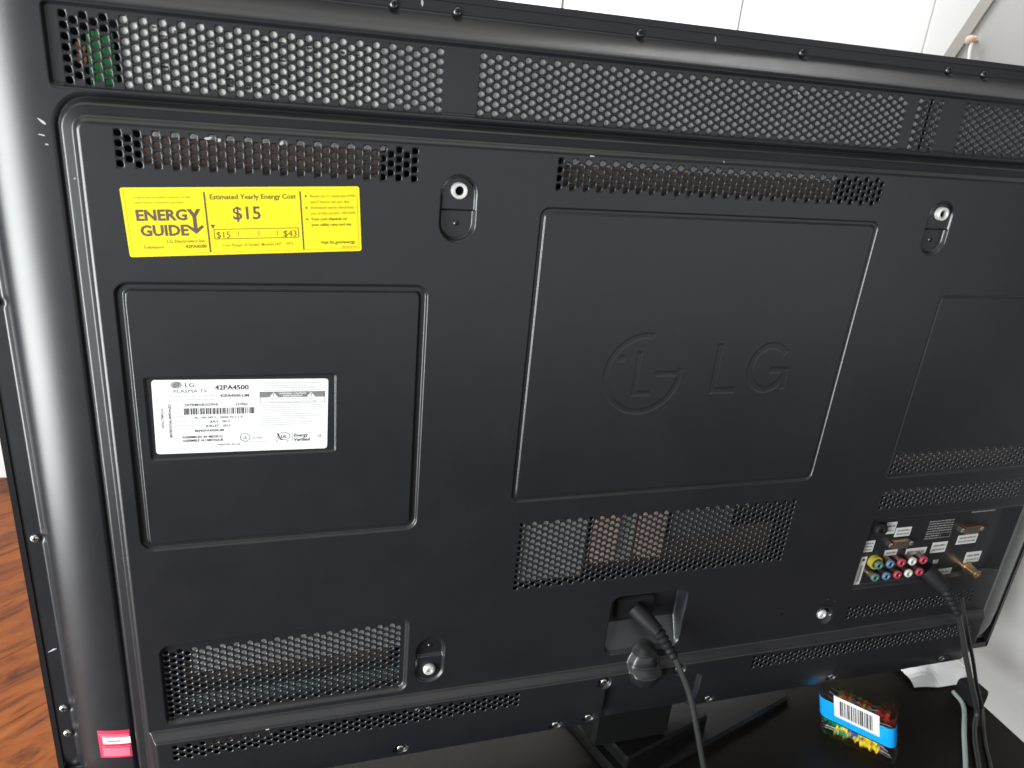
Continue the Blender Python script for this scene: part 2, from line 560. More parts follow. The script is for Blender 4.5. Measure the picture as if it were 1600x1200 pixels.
def H(u, v):
    x = 490 - np.abs(u)
    t = np.clip((57 - (x - 2)) / 45, 0, 0.9995)
    hS = -12 - 18 * (1 - np.sqrt(1 - t ** 2))
    hS = np.where(x < 13.5, -32 + 2.2 * ss((x - 10.5) / 3), hS)
    y = 312 - v
    hT = np.interp(y, [0, 7.2, 8.4, 10, 12, 19, 21, 24], [-32, -32, -30.2, -28.2, -25.4, -15.2, -13.0, -12])
    # screw notches cut into the rolled edge beside each flange screw
    for q in FLANGE_TOP:
        hT = np.where(True, hT + recess(capsule(u, v, q, 309, q, 306.0, 4.6), 1.6, 1.0) * np.clip(hT + 32, 0, 20), hT)
    for q in FLANGE_LEFT:
        hS = hS + recess(capsule(u, v, -486, q, -481.0, q, 5.0), 1.6, 1.0) * np.clip(hS + 32, 0, 20)
    w = np.minimum(hS, hT)
    # recessed band of the upper vents
    w = w + recess(sdr(u, v, -434, 434, 244.2, 288.5, 4), 2.2, 3.0)
    # raised centre, with the crease at its foot
    d = -sdr(u, v, -431.5, 431.5, -420, 239.5, 17)
    w = w + np.interp(d, RAISE_D, RAISE_W)
    # lower part bulges further out
    b = ss((-222.5 - v) / 7.5)
    w = w + 8 * np.minimum(b, ss((d - 12) / 6))
    # bottom rolls back
    w = w - 16 * ss((-262 - v) / 60) - 60 * ss((-293 - v) / 10)
    # grooves that frame the panels
    w = w + groove(sdr(u, v, -411, -217, -58, 136.3, 9), 6.6, 2.0, 2.4)
    w = w + groove(sdr(u, v, -142.6, 141.6, -41, 191.8, 7), 4.4, 1.1, 1.3)
    w = w + groove(sdr(u, v, 224.4, 404, -46, 132, 6), 2.6, 0.9, 0.55)
    w = w + recess(sdr(u, v, -399, -278.4, 13.2, 73.2, 2), 0.9, 1.3)
    w = w + recess(sdr(u, v, -406.6, -218.8, -219, -141.8, 8), 3.2, 4.0)
    # wall mount pads: the half with the insert is the shallower one
    for su in (-200, 200):
        sd = capsule(u, v, su, 197.5, su, 178.5, 12.6)
        w = w + recess(sd, 2.2, 2.2) + recess(sd, 2.2, 2.2) * ss((187.6 - v) / 1.2)
    sd = capsule(u, v, -200, -178.5, -200, -200.5, 12.6)
    w = w + recess(sd, 2.2, 2.2) + recess(sd, 2.2, 2.2) * ss((v + 187.2) / 1.2)
    sd = capsule(u, v, 200, -198, 205, -203, 9)
    w = w + recess(sd, 4, 1.6)
    # power inlet pocket with a floor that slopes up towards the stand neck
    pk = sdr(u, v, -38, 39, -213, -147, 9)
    dep = 14 * ss(-pk / 3.2) * (1 - 1.0 * np.clip((-186 - v) / 30, 0, 1))
    w = w - dep
    # rounded knuckle over the stand neck
    q = ((u - 4) / 17.0) ** 2 + ((v + 226) / 22.0) ** 2
    w = w + 13 * np.sqrt(np.clip(1 - q, 0, 1)) * ss((1 - q) * 3)
    # neck cover below it is sunk a little
    w = w + recess(sdr(u, v, -34, 68, -330, -243, 5), 3, 5.0)
    # input panel: steep on three sides, long slope on the right
    iu = np.minimum(ss((u - 226.5) / 2.0), ss((428 - u) / 34))
    iv = np.minimum(ss((v + 173.0) / 2), ss((-91.5 - v) / 2))
    w = w - 4 * np.minimum(iu, iv)
    for su, sv in SCREWPITS:
        r = np.hypot(u - su, v - sv)
        w = w - 3.4 * ss((7.2 - r) / 2.2)
    # engraved logo: ring, L, dot and letters
    lg = np.zeros_like(w)
    cu, cv = -44.5, 66.5
    r = np.hypot(u - cu, v - cv)
    a = np.degrees(np.arctan2(v - cv, u - cu))
    ring = np.abs(r - 31.8) - 2.4
    ring = np.where((a > 8) & (a < 82), np.maximum(ring, 2.0), ring)
    lg = np.maximum(lg, ss(-ring / 0.7))
    for s in (sdr(u, v, -52.4, -47.8, 48.0, 85.4, 0.4), sdr(u, v, -52.4, -36, 48.0, 52.4, 0.4),
              sdr(u, v, -34, -12, 64.2, 68.6, 0.4), np.hypot(u + 64.5, v - 80) - 3.0,
              sdr(u, v, 17.2, 22.6, 47.8, 91.0, 0.4), sdr(u, v, 17.2, 41.5, 47.8, 57.2 - 4.2, 0.4)):
        lg = np.maximum(lg, ss(-s / 0.7))
    gc = np.hypot((u - 69) / 1.0, (v - 69.4) / 1.12)
    ga = np.degrees(np.arctan2(v - 69.4, u - 69))
    gr = np.abs(gc - 17.2) - 2.7
    gr = np.where((ga > -14) & (ga < 42), np.maximum(gr, 2), gr)
    lg = np.maximum(lg, ss(-gr / 0.7))
    for s in (sdr(u, v, 70, 88.6, 64.5, 69.6, 0.4), sdr(u, v, 83.6, 88.6, 50, 69.6, 0.4)):
        lg = np.maximum(lg, ss(-s / 0.7))
    w = w - 0.15 * lg
    return w


PXC, PYC, HR = 5.0, 5.66, 2.08
# vents: (first column u, first hole v, columns, rows in the even columns, level w)
VENTS = [
    (-424.0, 282.2, 43, 7, -15.0), (-186.0, 282.2, 68, 7, -15.0), (163.5, 282.2, 5, 7, -15.0), (209.5, 282.2, 43, 7, -15.0),
    (-400.0, 223.0, 35, 4, 0.0), (-131.5, 222.6, 54, 4, 0.0),
    (-130.5, -62.5, 53, 12, 0.0), (-402.5, -151.5, 36, 12, -4.0),
    (-400.5, -234.6, 57, 3, 8.0), (124.0, -234.6, 56, 3, 8.0),
    (229.5, -22.0, 35, 4, 0.0), (230.0, -61.0, 35, 4, 0.0), (232.0, -196.5, 33, 3, 0.0),
]
RECTS = []
for (a, b, nc, nr, w) in VENTS:
    RECTS.append((a - PXC / 2, a + (nc - 1) * PXC + PXC / 2, b - (nr - 1) * PYC - PYC / 2, b + PYC / 2))


def lines(lo, hi, base, dense, exact):
    L = list(np.arange(lo, hi + 1e-6, base))
    for a, b, s in dense:
        L += list(np.arange(a, b + 1e-6, s))
    L = sorted(L)
    ex = sorted(exact)
    out = []
    for x in L:
        if all(abs(x - e) > 0.2 for e in ex) and (not out or x - out[-1] > 0.28) and lo <= x <= hi:
            out.append(x)
    return np.array(sorted(set(out) | set(ex) | {lo, hi}))


du = [(-490, -436, 1.0), (436, 490, 2.0), (-436, -414, 0.5), (414, 436, 0.7), (-412.5, -398, 0.5), (-280, -277.5, 0.4),
      (-225, -214, 0.5), (-213.5, -186.5, 0.6), (186.5, 214, 0.7), (-143.5, -137, 0.4), (136, 142.5, 0.4), (223.5, 228, 0.4),
      (225.5, 230, 0.5), (398, 430, 1.2), (-82, -8, 0.6), (15.5, 90, 0.6), (-42, 70, 1.0)]
for su, sv in SCREWPITS:
    du.append((su - 8, su + 8, 0.9))
for q in FLANGE_TOP:
    du.append((q - 6, q + 6, 0.9))
dv = [(285, 312, 0.7), (240, 248, 0.6), (222, 242, 0.6), (184, 193, 0.4), (165, 211, 0.8), (129, 137, 0.4), (71.5, 74, 0.4), (12.5, 15, 0.4),
      (28, 102, 0.6), (-60, -50, 0.5), (-48, -36, 0.4), (-96, -90, 0.6), (-150, -141, 0.6), (-220, -214, 0.6), (-215, -165, 0.9),
      (-250, -220, 0.7), (-306, -290, 0.8), (-292, -275, 0.9)]
for q in FLANGE_LEFT:
    dv.append((q - 6, q + 6, 0.9))
UL = lines(-490, 490, 3.6, du, [r[0] for r in RECTS] + [r[1] for r in RECTS])
VL = lines(-306, 312, 3.6, dv, [r[2] for r in RECTS] + [r[3] for r in RECTS])
UU, VV = np.meshgrid(UL, VL)
HH = H(UU, VV)
# keep the vent openings level with their grilles
for (a, b, c, d), vt in zip(RECTS, VENTS):
    m = (UU >= a - 1e-6) & (UU <= b + 1e-6) & (VV >= c - 1e-6) & (VV <= d + 1e-6)
    HH[m] = vt[4]
nu, nv = len(UL), len(VL)
idx = np.arange(nu * nv).reshape(nv, nu)
Q = np.stack([idx[:-1, :-1], idx[:-1, 1:], idx[1:, 1:], idx[1:, :-1]], -1).reshape(-1, 4)
cu = ((UL[:-1] + UL[1:]) / 2)[None, :].repeat(nv - 1, 0).ravel()
cv = ((VL[:-1] + VL[1:]) / 2)[:, None].repeat(nu - 1, 1).ravel()
keep = np.ones(len(Q), bool)
for a, b, c, d in RECTS:
    keep &= ~((cu > a) & (cu < b) & (cv > c) & (cv < d))
me = np_mesh(np.stack([UU.ravel(), VV.ravel(), HH.ravel()], -1), Q[keep])
print('cover grid', nu, nv, 'quads', int(keep.sum()))
link('back_cover', me, COVER, tvr, True)

# perforated grilles, every hole is a real hole
angs = [math.radians(45 + 30 * k) for k in range(12)]


def cell_template():
    pts = []
    for k, a in enumerate(angs):
        c, s = math.cos(a), math.sin(a)
        hx, hy = PXC / 2, PYC / 2
        if k % 3 == 0:
            pts.append((math.copysign(hx, c), math.copysign(hy, s)))
        else:
            if abs(s) > abs(c):
                pts.append((c / abs(s) * hx, math.copysign(hy, s)))
            else:
                pts.append((math.copysign(hx, c), s / abs(c) * hy))
    V = [(x, y, 0) for x, y in pts] + [(HR * math.cos(a), HR * math.sin(a), 0) for a in angs] + [(HR * .96 * math.cos(a), HR * .96 * math.sin(a), -1.0) for a in angs]
    F = []
    for k in range(12):
        j = (k + 1) % 12
        F.append((k, j, 12 + j, 12 + k))
        F.append((12 + k, 12 + j, 24 + j, 24 + k))
    return np.array(V), np.array(F)


CV, CF = cell_template()
for (a, b, nc, nr, w) in VENTS:
    Vs, Fs = [], []
    k = 0
    for i in range(nc):
        odd = i % 2
        m = nr - odd
        for j in range(m):
            Vs.append(CV + np.array([a + i * PXC, b - (j + 0.5 * odd) * PYC, w]))
            Fs.append(CF + k)
            k += len(CV)
        if odd:
            for v0, v1 in ((b, b + PYC / 2), (b - (nr - 1) * PYC - PYC / 2, b - (nr - 1) * PYC)):
                x0, x1 = a + (i - .5) * PXC, a + (i + .5) * PXC
                Vs.append(np.array([(x0, v0, w), (x1, v0, w), (x1, v1, w), (x0, v1, w)]))
                Fs.append(np.array([(0, 1, 2, 3)]) + k)
                k += 4
    link('vent_grille', np_mesh(np.concatenate(Vs), np.concatenate(Fs)), COVER, tvr)

# front bezel seen edge on, and the dark glass side
g = Geo()
g.box(-494, 494, 312.2, 316.5, -52, -31.0)
g.box(-494, -490.2, -312, 312.2, -52, -31.0)
g.box(490.2, 494, -312, 312.2, -52, -31.0)
g.box(-494, 494, -314, -306.2, -52, -31)
g.box(-492, 492, -310, 314, -50, -46)
g.obj('front_bezel', BEZEL, tvr)

# things behind the grilles
Geo().box(-488, 488, -305, 308, -45, -37).obj('inner_backplate', INNERDARK, tvr)
Geo().box(-396, -252, 241, 290, -24, -16.5).obj('inner_film_cover', PALE, tvr)
g = Geo()
for i in range(60):
    a = rng.uniform(-386, -262)
    b = rng.uniform(250, 280)
    L = rng.uniform(1.5, 7)
    g.box(a, a + L, b, b + rng.uniform(0.5, 1.6), -16.45, -16.4)
g.obj('inner_film_print', INK, tvr)
Geo().box(-414.5, -401, 246, 275, -26, -21).obj('inner_circuit_board', GREENPCB, tvr)
g = Geo()
g.lathe((-418, 266, -26), (0, 0, 1), [(0, 3), (5, 3)], 12)
g.lathe((-418, 260, -26), (0, 0, 1), [(0, 3), (5, 3)], 12)
g.obj('inner_component', COPPER, tvr)
Geo().box(-251, 168, 241, 290, -28, -16.9).obj('inner_chassis_rail', CHASSIS, tvr)
Geo().box(171, 176, 241, 290, -24, -19).obj('inner_shield', PALE, tvr)
Geo().box(188, 424, 241, 290, -30, -18.6).obj('inner_chassis_rail', CHASSIS, tvr)
Geo().box(-390, -250, 200, 221, -22, -9).obj('inner_circuit_board', BROWNPCB, tvr)
Geo().box(-388, -248, 221.5, 229, -14, -7).obj('inner_shield', CHASSIS, tvr)
Geo().box(-125, 100, 198, 219, -24, -12).obj('inner_circuit_board', BROWNPCB, tvr)
Geo().box(-126, 96, 219.5, 228, -16, -8).obj('inner_shield', CHASSIS, tvr)
Geo().box(-127, -68, -125, -66, -18, -8).obj('inner_heat_sink', CHASSIS, tvr)
Geo().box(-61, -40, -112, -61, -16, -6).obj('inner_transformer', PINKBLOCK, tvr)
Geo().box(-17, 5, -112, -61, -16, -6).obj('inner_transformer', PINKBLOCK, tvr)
Geo().box(-38, -19, -118, -60, -26, -14).obj('inner_heat_sink', CHASSIS, tvr)
Geo().box(12, 74, -95, -66, -20, -10).obj('inner_shield', BLUEGREY, tvr)
Geo().box(28, 92, -65, -58, -14, -5).obj('inner_shield', PALE, tvr)
Geo().box(-120, 130, -136, -98, -34, -22).obj('inner_circuit_board', BROWNPCB, tvr)
Geo().box(-385, -222, -180, -148, -20, -11).obj('inner_heat_sink', CHASSIS, tvr)
Geo().box(-395, -222, -222, -204, -22, -13).obj('inner_circuit_board', BLUEGREY, tvr)
Geo().box(-395, -230, -204, -180, -32, -24).obj('inner_circuit_board', BROWNPCB, tvr)
Geo().box(-380, -330, -250, -230, -8, -2).obj('inner_circuit_board', BROWNPCB, tvr)
Geo().box(-215, -196, -238, -230, -2, 4.5).obj('inner_shield', PALE, tvr)
Geo().box(240, 395, -45, -18, -26, -16).obj('inner_circuit_board', BROWNPCB, tvr)
Geo().box(234, 300, -70, -58, -16, -9).obj('inner_shield', BROWNPCB, tvr)


# screws and wall mount inserts
def pan_screw(u, v, w, r, m=SCREW, name='cover_screw'):
    g = Geo()
    g.lathe((u, v, w - 1.5), (0, 0, 1), [(0, r), (1.6, r), (2.3, r * .86), (2.7, r * .55)], 18)
    o = g.obj(name, m, tvr, True)
    c = Geo()
    c.box(u - r * .55, u + r * .55, v - r * .12, v + r * .12, w + 1.05, w + 1.28)
    c.box(u - r * .12, u + r * .12, v - r * .55, v + r * .55, w + 1.05, w + 1.27)
    oo = link('cross_slot', raw(c.v, c.f), BLACK, o)
    return o


def hval(u, v):
    return float(H(np.array([[float(u)]]), np.array([[float(v)]]))[0, 0])


for q in FLANGE_TOP:
    pan_screw(q, 307, -31.5, 3.0, DARKSCREW)
for q in FLANGE_LEFT:
    pan_screw(-483.6, q, -31.5, 3.2, SCREW if q < 0 else DARKSCREW)
for su, sv in SCREWPITS[:-1]:
    pan_screw(su, sv, hval(su, sv) + 1.4, 3.3, SCREW)
for su, sv, d in ((-200, 200, 2.2), (200, 200, 2.2)):
    g = Geo()
    g.lathe((su, sv, -3.5), (0, 0, 1), [(0, 5.4), (4.8, 5.4), (5.6, 4.9), (5.6, 3.6), (5.0, 3.0), (-3, 2.8)], 28, cap=False)
    o = g.obj('mount_insert', SILVER, tvr, True)
    link('threaded_bore', raw(*(lambda q: (q.v, q.f))(Geo().lathe((su, sv, -3.4), (0, 0, 1), [(0, 2.9), (2.2, 2.9)], 20))), BLACK, o)
for su, sv, ww in ((-200, -200, -1.8), (200, -200, -2.4)):
    g = Geo()
    g.lathe((su, sv, ww - 2), (0, 0, 1), [(0, 5.2), (3.6, 5.2), (4.6, 4.6), (5.2, 3.4), (5.2, 2.4), (4.6, 2.1), (3.6, 1.9)], 28)
    g.obj('mount_insert', SILVER, tvr, True)
for su, sv in ((-200, 178), (200, 178), (-200, -177)):
    pan_screw(su, sv, -4.6, 2.0, DARKSCREW, 'pad_screw')
g = Geo()
g.lathe((150, -192, -0.5), (0, 0, 1), [(0, 1.6), (0.65, 1.6)], 12)
g.obj('locating_hole', BLACK, tvr)
for su, sv in ((201, -181.4), (210.5, -185)):
    Geo().lathe((su, sv, -1), (0, 0, 1), [(0, 1.5), (1.4, 1.3), (1.6, 0.6)], 12).obj('moulded_pip', COVER, tvr, True)


# ------------------------------------------------------------------ lettering helpers
def text_geo(body, u, v, size, bold=0.0, align='LEFT', sx=1.0, rot=0.0):
    """flat lettering as 2-D polygons in mm; returns (verts2d, faces)"""
    c = bpy.data.curves.new('t', 'FONT')
    c.body = body
    c.size = size
    c.align_x = align
    c.align_y = 'BOTTOM_BASELINE'
    c.offset = bold
    c.resolution_u = 2
    c.space_character = 1.0
    o = bpy.data.objects.new('t', c)
    COL.objects.link(o)
    bpy.context.view_layer.update()
    me = bpy.data.meshes.new_from_object(o)
    ca, sa = math.cos(rot), math.sin(rot)
    vs = []
    for x in me.vertices:
        a, b = x.co.x * sx, x.co.y
        vs.append((u + a * ca - b * sa, v + a * sa + b * ca))
    fs = [tuple(p.vertices) for p in me.polygons]
    bpy.data.objects.remove(o)
    bpy.data.meshes.remove(me)
    bpy.data.curves.remove(c)
    return vs, fs


class Print:
    """ink on a sticker: 2-D pieces mapped on to the sticker's plane"""

    def __init__(self, origin, rot, w):
        self.o, self.r, self.w = origin, rot, w
        self.layers = {}

    def map(self, a, b, lift):
        c, s = math.cos(self.r), math.sin(self.r)
        return (self.o[0] + a * c - b * s, self.o[1] + a * s + b * c, self.w + lift)

    def poly(self, m, vs, fs, lift=0.12):
        V, F = self.layers.setdefault(m.name, ([], [], m))[:2]
        k = len(V)
        V += [self.map(a, b, lift) for a, b in vs]
        F += [tuple(i + k for i in f) for f in fs]

    def text(self, m, *a, lift=0.12, **k):
        self.poly(m, *text_geo(*a, **k), lift=lift)

    def rect(self, m, a0, a1, b0, b1, lift=0.12):
        self.poly(m, [(a0, b0), (a1, b0), (a1, b1), (a0, b1)], [(0, 1, 2, 3)], lift)

    def frame(self, m, a0, a1, b0, b1, t):
        self.rect(m, a0, a1, b0, b0 + t)
        self.rect(m, a0, a1, b1 - t, b1)
        self.rect(m, a0, a0 + t, b0 + t, b1 - t)
        self.rect(m, a1 - t, a1, b0 + t, b1 - t)

    def ring(self, m, a, b, ra, rb, t, seg=28):
        vs = []
        for k in range(seg):
            q = 2 * math.pi * k / seg
            vs += [(a + ra * math.cos(q), b + rb * math.sin(q)), (a + (ra - t) * math.cos(q), b + (rb - t) * math.sin(q))]
        fs = [(2 * k, 2 * ((k + 1) % seg), 2 * ((k + 1) % seg) + 1, 2 * k + 1) for k in range(seg)]
        self.poly(m, vs, fs)

    def disc(self, m, a, b, ra, rb, seg=24, lift=0.12):
        self.poly(m, [(a + ra * math.cos(2 * math.pi * k / seg), b + rb * math.sin(2 * math.pi * k / seg)) for k in range(seg)], [tuple(range(seg))], lift)

    def greek(self, m, a, b, width, h, gap=0.5):
        """a line of print too small to read"""
        x = a
        while x < a + width:
            L = rng.uniform(1.0, 3.4) * h
            L = min(L, a + width - x)
            self.rect(m, x, x + L, b + rng.uniform(0, .1) * h, b + h * rng.uniform(.75, 1.0))
            x += L + gap * h

    def build(self, name, parent):
        V, F, mi, mats = [], [], [], []
        for k, (v, f, m) in self.layers.items():
            o = len(V)
            V += v
            F += [tuple(i + o for i in q) for q in f]
            mi += [len(mats)] * len(f)
            mats.append(m)
        me = raw(V, F)
        for m in mats:
            me.materials.append(m)
        me.polygons.foreach_set('material_index', mi)
        link(name, me, None, parent)['kind'] = 'stuff'


def sticker(name, label, u0, v0, wd, ht, rot, w, thick, m, rad):
    """rounded sticker; (u0, v0) is its lower left corner, rot turns it about that corner"""
    c, s = math.cos(rot), math.sin(rot)
    pts = Geo._rr(0, wd, 0, ht, rad, 5)
    g = Geo().prism([(u0 + a * c - b * s, v0 + a * s + b * c) for a, b in pts], w, w + thick)
    o = g.obj(name, m, tvr)
    if label: o['label'] = label
    return o, Print((u0, v0), rot, w + thick)


# ------------------------------------------------------------------ yellow energy sticker (136 x 41 mm)
o, p = sticker('energy_sticker', 'bright yellow energy cost sticker', -399.6, 151.6, 137.2, 41.0, math.radians(3.0), 0.05, 0.2, YELLOW, 1.4)
p.frame(OLIVEINK, 1.6, 135.6, 1.6, 39.4, 0.18)
p.rect(BROWNINK, 45.0, 45.9, 1.8, 38.2)
p.rect(BROWNINK, 100.6, 101.4, 1.8, 38.2)
p.text(OLIVEINK, 'Federal law prohibits removal of this', 6.4, 34.6, 2.1)
p.text(OLIVEINK, 'label before consumer purchase', 6.6, 31.6, 2.1)
p.text(BROWNINK, 'ENERG', 6.2, 21.8, 8.9, bold=0.30, sx=1.03)
# the Y whose tail runs down into an arrow
p.poly(BROWNINK, [(34.6, 28.2), (36.9, 28.2), (38.6, 25.6), (40.2, 28.2), (42.4, 28.2), (39.6, 23.6), (39.6, 15.6), (37.5, 15.6), (37.5, 23.6)],
       [(0, 1, 2, 8), (2, 3, 4, 5), (2, 5, 6, 7, 8)])
p.poly(BROWNINK, [(34.2, 17.2), (34.6, 18.6), (38.6, 15.8), (42.4, 18.6), (43.2, 17.2), (38.6, 13.2)], [(0, 1, 2, 5), (2, 3, 4, 5)], 0.16)
p.text(BROWNINK, 'GUIDE', 7.6, 12.6, 8.9, bold=0.30, sx=1.02)
p.text(DARKOLIVE, 'LG Electronics Inc.', 43.6, 8.0, 2.9, align='RIGHT')
p.text(DARKOLIVE, '42PA4500', 43.6, 4.6, 2.9, bold=0.05, align='RIGHT')
p.text(DARKOLIVE, 'Television', 8.0, 4.8, 2.8)
p.text(DARKOLIVE, 'Estimated Yearly Energy Cost', 73.2, 33.8, 4.15, bold=0.07, align='CENTER')
p.text(BROWNINK, '$15', 60.2, 21.6, 11.0, bold=0.14)
p.frame(DARKOLIVE, 48.6, 98.6, 9.6, 15.9, 0.4)
p.poly(BROWNINK, [(46.9, 18.6), (49.8, 18.6), (48.4, 16.2)], [(0, 2, 1)])
p.text(DARKOLIVE, '$15', 49.6, 10.4, 5.6)
p.text(DARKOLIVE, '$43', 97.6, 10.4, 5.6, align='RIGHT')
for a in (62.5, 74.5, 85.5):
    p.rect(DARKOLIVE, a, a + 0.25, 11.2, 14.4)
p.text(OLIVEINK, 'Cost Range of Similar Models (40" - 44")', 73.4, 5.0, 2.55, bold=0.03, align='CENTER')
for k, s in enumerate(['Based on 11 cents per kWh', 'and 5 hours use per day', 'Estimated yearly electricity', 'use of this model: 140 kWh', 'Your cost depends on', 'your utility rates and use']):
    y = 34.4 - 3.55 * k
    p.text(DARKOLIVE if k > 3 else OLIVEINK, s, 106.6, y, 2.45, bold=0.03)
    if k % 2 == 0:
        p.disc(DARKOLIVE, 104.2, y + 0.8, 0.6, 0.6)
p.text(DARKOLIVE, 'Visit ftc.gov/energy', 133.2, 5.2, 2.8, bold=0.04, align='RIGHT')
p.text(OLIVEINK, 'MEZ64367701', 134.6, 2.2, 1.7, align='RIGHT')
p.build('sticker_print', o)

# ------------------------------------------------------------------ white rating sticker (111 x 53.5 mm)
o, p = sticker('rating_sticker', 'white rating sticker with model number and barcode', -395.6, 17.6, 111.2, 53.6, math.radians(-1.0), -1.28, 0.2, WHITE, 2.2)
p.ring(GREYINK, 14.6, 50.0, 3.3, 2.4, 0.5)
p.disc(GREYINK, 14.6, 50.0, 2.4, 1.7)
p.text(INK, 'LG', 19.6, 48.4, 4.4, sx=1.15)
p.text(GREYINK, 'PLASMA TV', 12.6, 44.4, 3.3, sx=1.25)
p.text(INK, '42PA4500', 38.2, 46.4, 4.5, bold=0.10, sx=1.12)
p.greek(FAINTINK, 13.2, 41.4, 24, 1.2)
p.greek(FAINTINK, 13.2, 38.8, 24, 1.2)
p.text(INK, '42PA4500-UM', 41.2, 41.0, 2.9, bold=0.05, sx=1.05)
p.text(INK, '207RMXR2G954', 18.8, 34.8, 2.6, bold=0.03, sx=1.15)
p.text(INK, '(2706)', 50.8, 34.8, 2.6, bold=0.03, sx=1.1)
x = 18.4
while x < 62:
    a = rng.choice([0.3, 0.5, 0.9])
    p.rect(INK, x, x + a, 28.6, 33.2)
    x += a + rng.choice([0.3, 0.5, 0.8])
p.greek(FAINTINK, 12.0, 26.8, 8, 0.9)
p.text(INK, 'AC 100-240 V ~ 50/60 Hz 2.1 A', 24.6, 25.6, 2.1, bold=0.02, sx=1.1)
p.greek(FAINTINK, 12.0, 23.4, 16, 0.9)
p.text(INK, 'JULY   2012', 34.4, 22.4, 2.3, bold=0.03, sx=1.1)
p.greek(FAINTINK, 12.0, 20.4, 15, 0.9)
p.text(INK, 'JUILLET   2012', 31.6, 19.2, 2.3, bold=0.03, sx=1.1)
p.text(INK, 'BEJ42PA4500UM', 24.4, 15.8, 2.4, bold=0.04, sx=1.1)
p.text(INK, 'ASSEMBLED IN MEXICO', 16.6, 11.2, 2.4, bold=0.05, sx=1.0)
p.text(INK, 'ASSEMBLE AU MEXIQUE', 16.6, 8.6, 2.4, bold=0.05, sx=1.0)
p.text(INK, 'PRINTED IN US', 38.6, 5.0, 1.9, sx=1.1)
p.greek(FAINTINK, 12.2, 3.4, 13, 0.8)
p.rect(FAINTINK, 10.2, 10.35, 2.0, 30)
p.text(INK, 'NTNMLLT0254', 4.4, 33.4, 2.2, bold=0.02, rot=-math.pi / 2, sx=1.0)
p.text(INK, 'CPWGAB WLAUSLLM', 9.0, 36.4, 2.2, bold=0.05, rot=-math.pi / 2, sx=1.15)
p.ring(INK, 56.2, 10.6, 3.3, 3.0, 0.32)
p.text(INK, 'UL', 54.5, 9.4, 3.0, sx=0.9)
p.text(INK, 'US LISTED', 60.6, 9.4, 1.5)
p.greek(FAINTINK, 55, 6.8, 21, 0.7)
# right-hand half: small print and the warning box
for k, (a, wd) in enumerate([(0, 37), (1, 28), (0, 34), (0.5, 36)]):
    p.greek(FAINTINK, 68.4 + a, 50.2 - 1.75 * k, wd, 0.85)
p.rect(GREYINK, 66.2, 109.0, 40.2, 44.2)
p.frame(GREYINK, 66.2, 109.0, 36.0, 44.2, 0.22)
for a in (75.2, 99.8):
    p.poly(WHITE, [(a - 2.8, 40.4), (a + 2.8, 40.4), (a, 44.0)], [(0, 1, 2)], 0.20)
    p.rect(INK, a - 0.22, a + 0.22, 41.6, 43.2, 0.28)
    p.rect(INK, a - 0.22, a + 0.22, 40.8, 41.2, 0.28)
p.text(WHITE, 'WARNING / CAUTION', 87.6, 42.5, 1.75, bold=0.04, align='CENTER', lift=0.2)
p.text(WHITE, 'AVERTISSEMENT', 87.6, 40.7, 1.75, bold=0.04, align='CENTER', lift=0.2)
p.text(FAINTINK, 'RISK OF ELECTRIC SHOCK DO NOT OPEN', 87.6, 38.4, 1.5, align='CENTER')
p.text(FAINTINK, 'RISQUE DE CHOC ELECTRIQUE NE PAS OUVRIR', 87.6, 36.6, 1.5, align='CENTER')
for k in range(11):
    p.greek(FAINTINK, 66.4, 33.8 - 1.6 * k, [40, 41, 38, 24, 36, 41, 30, 22, 34, 32, 10][k], 0.62)
p.poly(INK, [(77.0, 13.4), (77.3, 12.2), (79.4, 8.2), (81.6, 7.4), (81.6, 7.9), (79.8, 8.7), (78.0, 12.6)], [(0, 1, 6), (1, 2, 5, 6), (2, 3, 4, 5)])
p.ring(INK, 81.6, 10.6, 4.2, 3.0, 0.32)
p.text(INK, 'UL', 79.6, 9.2, 3.4, bold=0.06)
p.text(INK, 'C', 76.4, 6.4, 1.8, bold=0.04)
p.text(INK, 'V', 83.6, 6.0, 1.8, bold=0.04)
p.rect(GREYINK, 87.1, 87.35, 6.6, 12.6)
p.text(INK, 'Energy', 88.4, 10.0, 3.4, bold=0.07)
p.text(INK, 'Verified', 88.4, 6.6, 3.4, bold=0.07)
p.text(GREYINK, 'CE', 104.4, 9.4, 2.2, bold=0.05)
p.build('sticker_print', o)

# ------------------------------------------------------------------ red sticker bent over the edge column
ru0, ru1, rv0, rv1 = -458.6, -435.2, -257.0, -228.6
o = None


def bent(name, m, u0, u1, v0, v1, lift, parent):
    N = 10
    vs, fs = [], []
    for j in (0, 1):
        for i in range(N + 1):
            u = u0 + (u1 - u0) * i / N
            vs.append((u, v0 if j == 0 else v1, hval(u, -240) + lift))
    for i in range(N):
        fs.append((i, i + 1, N + 2 + i, N + 1 + i))
    return link(name, raw(vs, fs), m, parent)


o = bent('warning_sticker', RED, ru0, ru1, rv0, rv1, 0.25, tvr)
o['label'] = 'small red sticker with a white stripe'
bent('sticker_print', WHITE, ru0 + 3.2, ru1, rv0 + 14.6, rv0 + 21.2, 0.40, o)
bent('sticker_print', PINK, ru0 + 2.2, ru1 - 1.4, rv0 + 1.6, rv0 + 10.4, 0.38, o)
bent('sticker_print', PINK, ru0 + 0.6, ru1 - 0.4, rv1 - 4.4, rv1 - 3.7, 0.38, o)
bent('sticker_print', PINK, ru0 + 2.0, ru1 - 0.8, rv1 - 7.0, rv1 - 5.0, 0.37, o)
bent('sticker_print', PINK, ru0 + 1.2, ru1 - 0.8, rv0 + 11.4, rv0 + 12.0, 0.38, o)
bent('sticker_print', GREYINK, ru0 + 6.5, ru1 - 7, rv0 + 17.0, rv0 + 18.2, 0.55, o)

